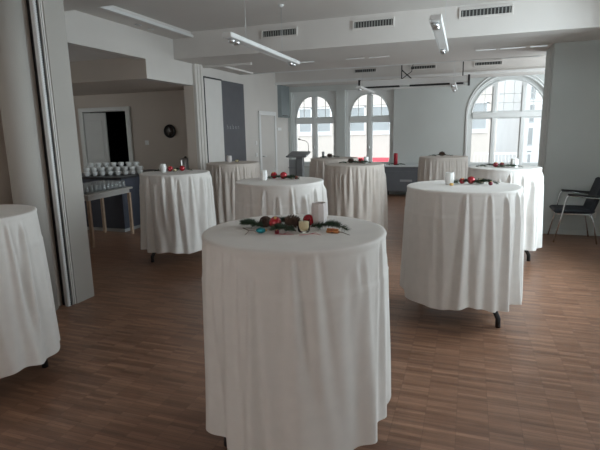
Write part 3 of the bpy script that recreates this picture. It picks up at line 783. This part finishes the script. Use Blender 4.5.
# far tables
cup_plain(-3.55, 6.80, .10, .040, 'white tumbler on the beige table before the grey panel', 'stone', facets=True)
votive(-3.44, 6.84, .03, .04, 'small candle glass on the beige table before the grey panel')
bauble(-1.44, 6.72, .035, 'red bauble on the nearer beige table before the narrow windows')
cup_plain(-1.36, 6.70, .09, .034, 'small white tumbler on the nearer beige table before the narrow windows')
sprig(-1.55, 6.58, .34, .1, 'fir sprig on the nearer beige table before the narrow windows', 54, dens=.7)
sprig(-1.40, 6.62, .25, -.3, 'fir sprig beside the tumbler on the nearer beige table', 55, dens=.7)
pinecone(-1.56, 6.62, .032, .3, 'dark pine cone on the nearer beige table before the narrow windows', 9)
sprig(-2.25, 7.95, .34, 0, 'fir sprig on the beige table right of the lectern', 64, dens=.7)
pinecone(-2.25, 7.98, .034, .4, 'dark pine cone on the beige table right of the lectern', 5)
tag(MB().lathe([(.022, 0), (.022, .10), (.018, .104), (.0001, .104)], n=20).build('pillar_candle', M['lectern'], None, (-2.37, 8.0, ZT)), 'slim grey candle on the beige table right of the lectern', 'candle')
sprig(-.45, 8.36, .38, .05, 'fir sprig on the beige table left of the large window', 74, dens=.7)
pinecone(-.43, 8.40, .036, .2, 'dark pine cone on the beige table left of the large window', 6)
cup_plain(.50, 6.10, .10, .042, 'white tumbler on the table below the large arched window', 'china', facets=True)
bauble(.30, 6.10, .030, 'left dark red bauble on the table below the large arched window', 'darkred')
bauble(.37, 6.14, .028, 'right dark red bauble on the table below the large arched window', 'darkred')
sprig(.26, 6.08, .36, .1, 'fir sprig left on the table below the large arched window', 84, dens=.7)
sprig(.44, 6.0, .28, -.1, 'fir sprig right on the table below the large arched window', 85, dens=.7)

# ------------------------------------------------------------------ buffet room: counter, cups, glasses, low table
t = thing('counter', 'dark slate buffet counter with stacked white cups on top', 'counter', (-5.22, 6.27, 0))
MB().box(-3.2, 0, 0, .62, .06, .865).box(-.62, 0, .62, 1.55, .06, .865).build('body', M['counter'], t)
MB().box(-3.18, -.03, .03, .60, 0, .06).box(-.6, -.03, .60, 1.5, 0, .06).build('plinth', M['alu_dull'], t)
MB().box(-3.22, .02, -.02, .64, .865, .895, .004).box(-.64, .02, .64, 1.57, .865, .895, .004).build('worktop', M['counter_top'], t)
CUPG = 'stacked white cups on the buffet counter'
def cup_mesh():
    r, h = .050, .068
    return MB().lathe([(r*.62, 0), (r*.68, h*.06), (r*.86, h*.3), (r*.98, h*.7), (r, h), (r*.95, h), (r*.9, h*.6), (r*.6, h*.1), (.0001, h*.09)], n=20)
cup0 = thing('coffee_cup', 'white coffee cup', 'cup', (0, 0, 0), 0, CUPG)
cup_mesh().build('bowl', M['china'], cup0)
MB().tube([(.046, 0, .05), (.063, 0, .05), (.068, 0, .035), (.06, 0, .02), (.042, 0, .022)], .0045, 6).build('handle', M['china'], cup0)
used = False
words = ['first', 'second', 'third', 'fourth', 'fifth', 'sixth', 'seventh', 'eighth']
for row, (nc, nh) in enumerate(((8, 2), (7, 3))):
    for i in range(nc):
        u = (i+.5*row)/7.4
        x = -6.00+.72*u-.085*row+ .006*sin(i*5.3); y = 6.40+.52*u+.11*row+.006*sin(i*3.1)
        for k in range(nh):
            lv = (['bottom', 'top'] if nh == 2 else ['bottom', 'middle', 'top'])[k]
            lab = 'white cup, %s of the %s stack from left, %s row on the counter' % (lv, words[i], ('front', 'rear')[row])
            p = (x, y, .8955+k*.0685)
            rz = (i*1.7+k*.9+row) % 6.28
            if not used:
                cup0.location = p; cup0['label'] = lab; cup0.rotation_euler.z = rz; used = True
            else: copy_thing(cup0, p, rz, lab)
# coffee machine and dark thing at the right end of the counter
t = thing('thermos_pot', 'steel coffee urn standing at the right end of the counter', 'coffee urn', (-4.93, 7.72, .96)) if False else None
t = thing('coffee_urn', 'dark steel coffee urn behind the left table at the counter end', 'coffee urn', (-4.93, 7.72, .86))
MB().lathe([(.10, 0), (.105, .02), (.10, .06), (.10, .22), (.085, .25), (.03, .262), (.0001, .263)], n=28).build('body', M['steel'], t)
MB().lathe([(.02, .262), (.024, .27), (.016, .29), (.0001, .292)], n=14).build('lid_knob', M['black'], t)
MB().tube([(.10, 0, .06), (.13, 0, .06), (.135, 0, .035)], .009, 8).build('tap', M['black'], t)
t = thing('side_cabinet', 'dark low cabinet in the corner behind the left table, carrying the coffee urn', 'cabinet', (-4.93, 7.70, 0))
MB().box(-.21, .21, -.25, .25, .05, .835).build('body', M['counter'], t)
MB().box(-.22, .22, -.26, .26, .835, .86, .004).build('top', M['counter_top'], t)
dd = MB().box(-.20, .20, -.268, -.251, .07, .82, .003).build('door', M['counter'], t)
MB().tube([(.15, -.268, .70), (.15, -.29, .70), (.15, -.29, .60), (.15, -.268, .60)], .005, 6).build('handle', M['alu'], dd)
# low table with glasses
t = thing('low_table', 'grey topped table on birch legs carrying upturned glasses', 'table', (-5.27, 5.74, 0), radians(4))
MB().box(-.30, .30, -.52, .52, .725, .755, .005).build('tabletop', M['greytop'], t)
MB().box(-.26, .26, -.48, .48, .665, .725).build('apron', M['greytop'], t)
for sx in (-1, 1):
    for sy in (-1, 1):
        MB().prism([(sx*.255-.02, sy*.47-.02), (sx*.255+.02, sy*.47-.02), (sx*.255+.02, sy*.47+.02), (sx*.255-.02, sy*.47+.02)], 2, 0, .665).build('leg', M['pink'], t)
gl = MB()
r, h = .033, .105
gl.lathe([(r, 0), (r*.98, h*.3), (r*.86, h*.95), (r*.8, h), (.0001, h), (.0001, h*.97), (r*.76, h*.95), (r*.93, h*.3), (r*.95, 0), (r, 0)], n=16)
g0 = gl.build('drinking_glass', M['tumbler']); tag(g0, 'upturned drinking glass in the rows on the birch legged table', 'glass', 'upturned glasses on the birch legged table')
first = True
for i in range(5):
    for j in range(11):
        p = (-5.27+(-.2+i*.095), 5.74+(-.44+j*.086), .7555)
        if first: g0.location = p; first = False
        else:
            c = g0.copy(); COL.objects.link(c); c.location = p

# ------------------------------------------------------------------ lectern
t = thing('lectern', 'grey speaker lectern with a gooseneck microphone left of the narrow windows', 'lectern', (-3.40, 9.6, 0))
MB().box(-.25, .25, -.2, .2, 0, .03, .006).build('base', M['lectern'], t)
MB().box(-.02, .12, -.06, .06, .03, 1.04, .006).build('column', M['lectern'], t)
MB().box(-.19, -.02, -.03, .03, .03, .98, .004).build('side_board', M['lectern_light'], t)
MB().box(-.2, -.02, -.06, .06, .80, .815).build('shelf', M['lectern'], t)
dk = MB().box(-.21, .21, -.17, .17, -.02, .02, .006); dk.xform(Matrix.Translation((0.02, 0, 1.085)) @ Matrix.Rotation(radians(14), 4, 'X')); dk.build('desk', M['lectern'], t)
MB().box(-.20, .24, -.19, -.17, 1.03, 1.065, .004).build('book_ledge', M['lectern'], t)
mic = MB().tube([(.20, .12, 1.11), (.20, .12, 1.24), (.19, .12, 1.31), (.15, .10, 1.355), (.09, .06, 1.375), (.05, .03, 1.39)], .006, 8).build('gooseneck', M['black'], t)
MB().tube([(.05, .03, 1.39), (.03, .02, 1.40), (.01, .01, 1.405)], [.012, .018, .014], 10).build('microphone', M['black'], mic)

# ------------------------------------------------------------------ sideboard with candle
t = thing('sideboard', 'low grey sideboard with a pale top against the far wall', 'sideboard', (-1.28, 11.34, 0))
MB().box(-.62, .62, -.01, .44, .70, .735, .005).build('top', M['sidewhite'], t)
MB().box(-.58, .58, .02, .42, .12, .70).build('body', M['sideboard'], t)
MB().box(-.56, .56, .005, .02, .14, .60, .003).build('front_panel', M['sideboard'], t)
MB().box(-.22, .06, 0, .006, .36, .41, .002).build('label_plate', M['lectern_light'], t)
for sx in (-.55, .55):
    for sy in (.06, .38): MB().box(sx-.02, sx+.02, sy-.02, sy+.02, 0, .12).build('leg', M['black'], t)
t = thing('red_pillar_candle', 'tall red pillar candle on the sideboard', 'candle', (-1.63, 11.5, .7355))
MB().lathe([(.046, 0), (.047, .26), (.040, .275), (.0001, .268)], n=28).build('wax', M['redmatt'], t)
MB().tube([(0, 0, .268), (.002, 0, .285)], .002, 5).build('wick', M['black'], t)
ZT = .7355
sprig(-1.70, 11.43, .30, .2, 'fir sprig in front left of the red pillar candle', 94, dens=.6)
sprig(-1.52, 11.43, .26, -.2, 'fir sprig in front right of the red pillar candle', 95, dens=.6)

# ------------------------------------------------------------------ armchair
t = thing('armchair', 'dark upholstered armchair with chrome legs against the grey wall', 'chair', (1.17, 7.22, 0))
def arc(pts, n=5):
    P = [Vector(p) for p in pts]; out = [P[0]]
    for i in range(1, len(P)-1):
        a = P[i]+(P[i-1]-P[i]).normalized()*min(.05, (P[i-1]-P[i]).length*.4); b = P[i]+(P[i+1]-P[i]).normalized()*min(.05, (P[i+1]-P[i]).length*.4)
        for k in range(n+1):
            u = k/n; out.append(a*(1-u)**2+P[i]*2*u*(1-u)+b*u*u)
    return out+[P[-1]]
seat = MB().box(-.04, .46, .05, .47, .40, .455, .02).build('seat', M['navy'], t)
bk = MB().box(-.03, .03, .04, .48, 0, .47, .02); bk.xform(Matrix.Translation((.41, 0, .41)) @ Matrix.Rotation(radians(17), 4, 'Y')); bk.build('backrest', M['navy'], t)
MB().tube([(-.03, .26, .40), (.2, .26, .385), (.42, .26, .39)], .01, 8).box(0, .42, .03, .05, .385, .402).box(0, .42, .47, .49, .385, .402).build('seat_frame', M['chrome'], t)
for yy in (.0, .50):
    MB().tube(arc([(-.02, yy, 0), (.06, yy, .40), (.10, yy, .655), (.40, yy, .62), (.55, yy, .62)]), .0105, 10).build('leg', M['chrome'], t)
    MB().tube(arc([(.40, yy+(.03 if yy < .1 else -.03), .40), (.44, yy, .30), (.50, yy, 0)]), .0105, 10).build('leg', M['chrome'], t)
    MB().box(.07, .44, yy-.025, yy+.025, .655, .680, .008).xform(Matrix.Rotation(radians(3), 4, 'Y')).build('armrest', M['black'], t)

# ------------------------------------------------------------------ outside
srt('ground', M['asphalt'], MB().box(-60, 60, YW+.5, 90, -4.2, -4.0), 'street outside')
t = thing('apartment_building', 'pale rendered building across the street behind the narrow windows', 'building', (-5.0, 20.0, -4.0))
MB().box(-12, 5.95, 0, 6, 0, 9.2).build('wall', M['render'], t)
MB().box(-12, 6.0, -.15, 6, 9.2, 9.5).build('cornice', M['facwhite'], t)
for k, (a, b) in enumerate(((-5.3, -4.1), (-1.95, -1.45), (-1.2, -.60), (.28, .85), (1.12, 1.9), (3.3, 4.2), (4.75, 5.55))):
    for z0 in (5.52, 2.3):
        w = MB().box(a-.07, b+.07, -.06, 0, z0-.16, z0).box(a-.07, a, -.05, 0, z0, z0+.98).box(b, b+.07, -.05, 0, z0, z0+.98).box(a-.07, b+.07, -.05, 0, z0+.94, z0+1.02).box(a, b, -.04, 0, z0+.52, z0+.56).build('window', M['facwhite'], t)
        MB().box(a, b, -.02, .01, z0, z0+.94).build('pane', M['facpane'], w)
MB().prism([(0, 4.42), (-.35, 4.26), (-.35, 4.22), (0, 4.38)], 0, .35, 1.9).build('awning', M['awning'], t)
t = thing('white_building', 'white building with many narrow windows seen through the right of the large window', 'building', (2.35, 25.0, -4.0), radians(8))
MB().box(0, 9, 0, 8, 0, 11).build('wall', M['facwhite'], t)
for r_ in range(6):
    for c_ in range(8):
        x = .22+c_*.52; z = 1.6+r_*1.05
        w = MB().box(x-.02, x+.20, -.03, 0, z-.06, z).build('window', M['facgrey'], t)
        MB().box(x, x+.18, -.02, .01, z, z+.75).build('pane', M['facpane'], w)
t = thing('grey_building', 'light grey building farther down the street in the middle of the large window', 'building', (.2, 34.0, -4.0))
MB().box(-2.5, 4, 0, 6, 0, 9.6).build('wall', M['facgrey'], t)
for r_ in range(5):
    for c_ in range(6):
        x = -1.9+c_*.95; z = 1.6+r_*1.6
        w = MB().box(x-.05, x+.50, -.05, 0, z-.1, z).build('window', M['facwhite'], t)
        MB().box(x, x+.45, -.02, .01, z, z+1.0).build('pane', M['facpane'], w)
t = thing('balcony_railing', 'pale railing outside the middle of the large arched window', 'railing', (1.05, 16.0, -.2))
r_ = MB().box(-.9, .9, -.02, .02, .95, 1.0).box(-.9, .9, -.02, .02, .2, .24)
r_.box(-.9, .9, -.04, .04, 0, .06)
for i in range(19): r_.box(-.9+i*.1-.008, -.9+i*.1+.008, -.01, .01, .06, .95)
r_.build('rails', M['facwhite'], t)
t2 = MB().box(-1.1, 1.1, -.3, 1.2, -3.8, 0).build('base', M['facwhite'], t)
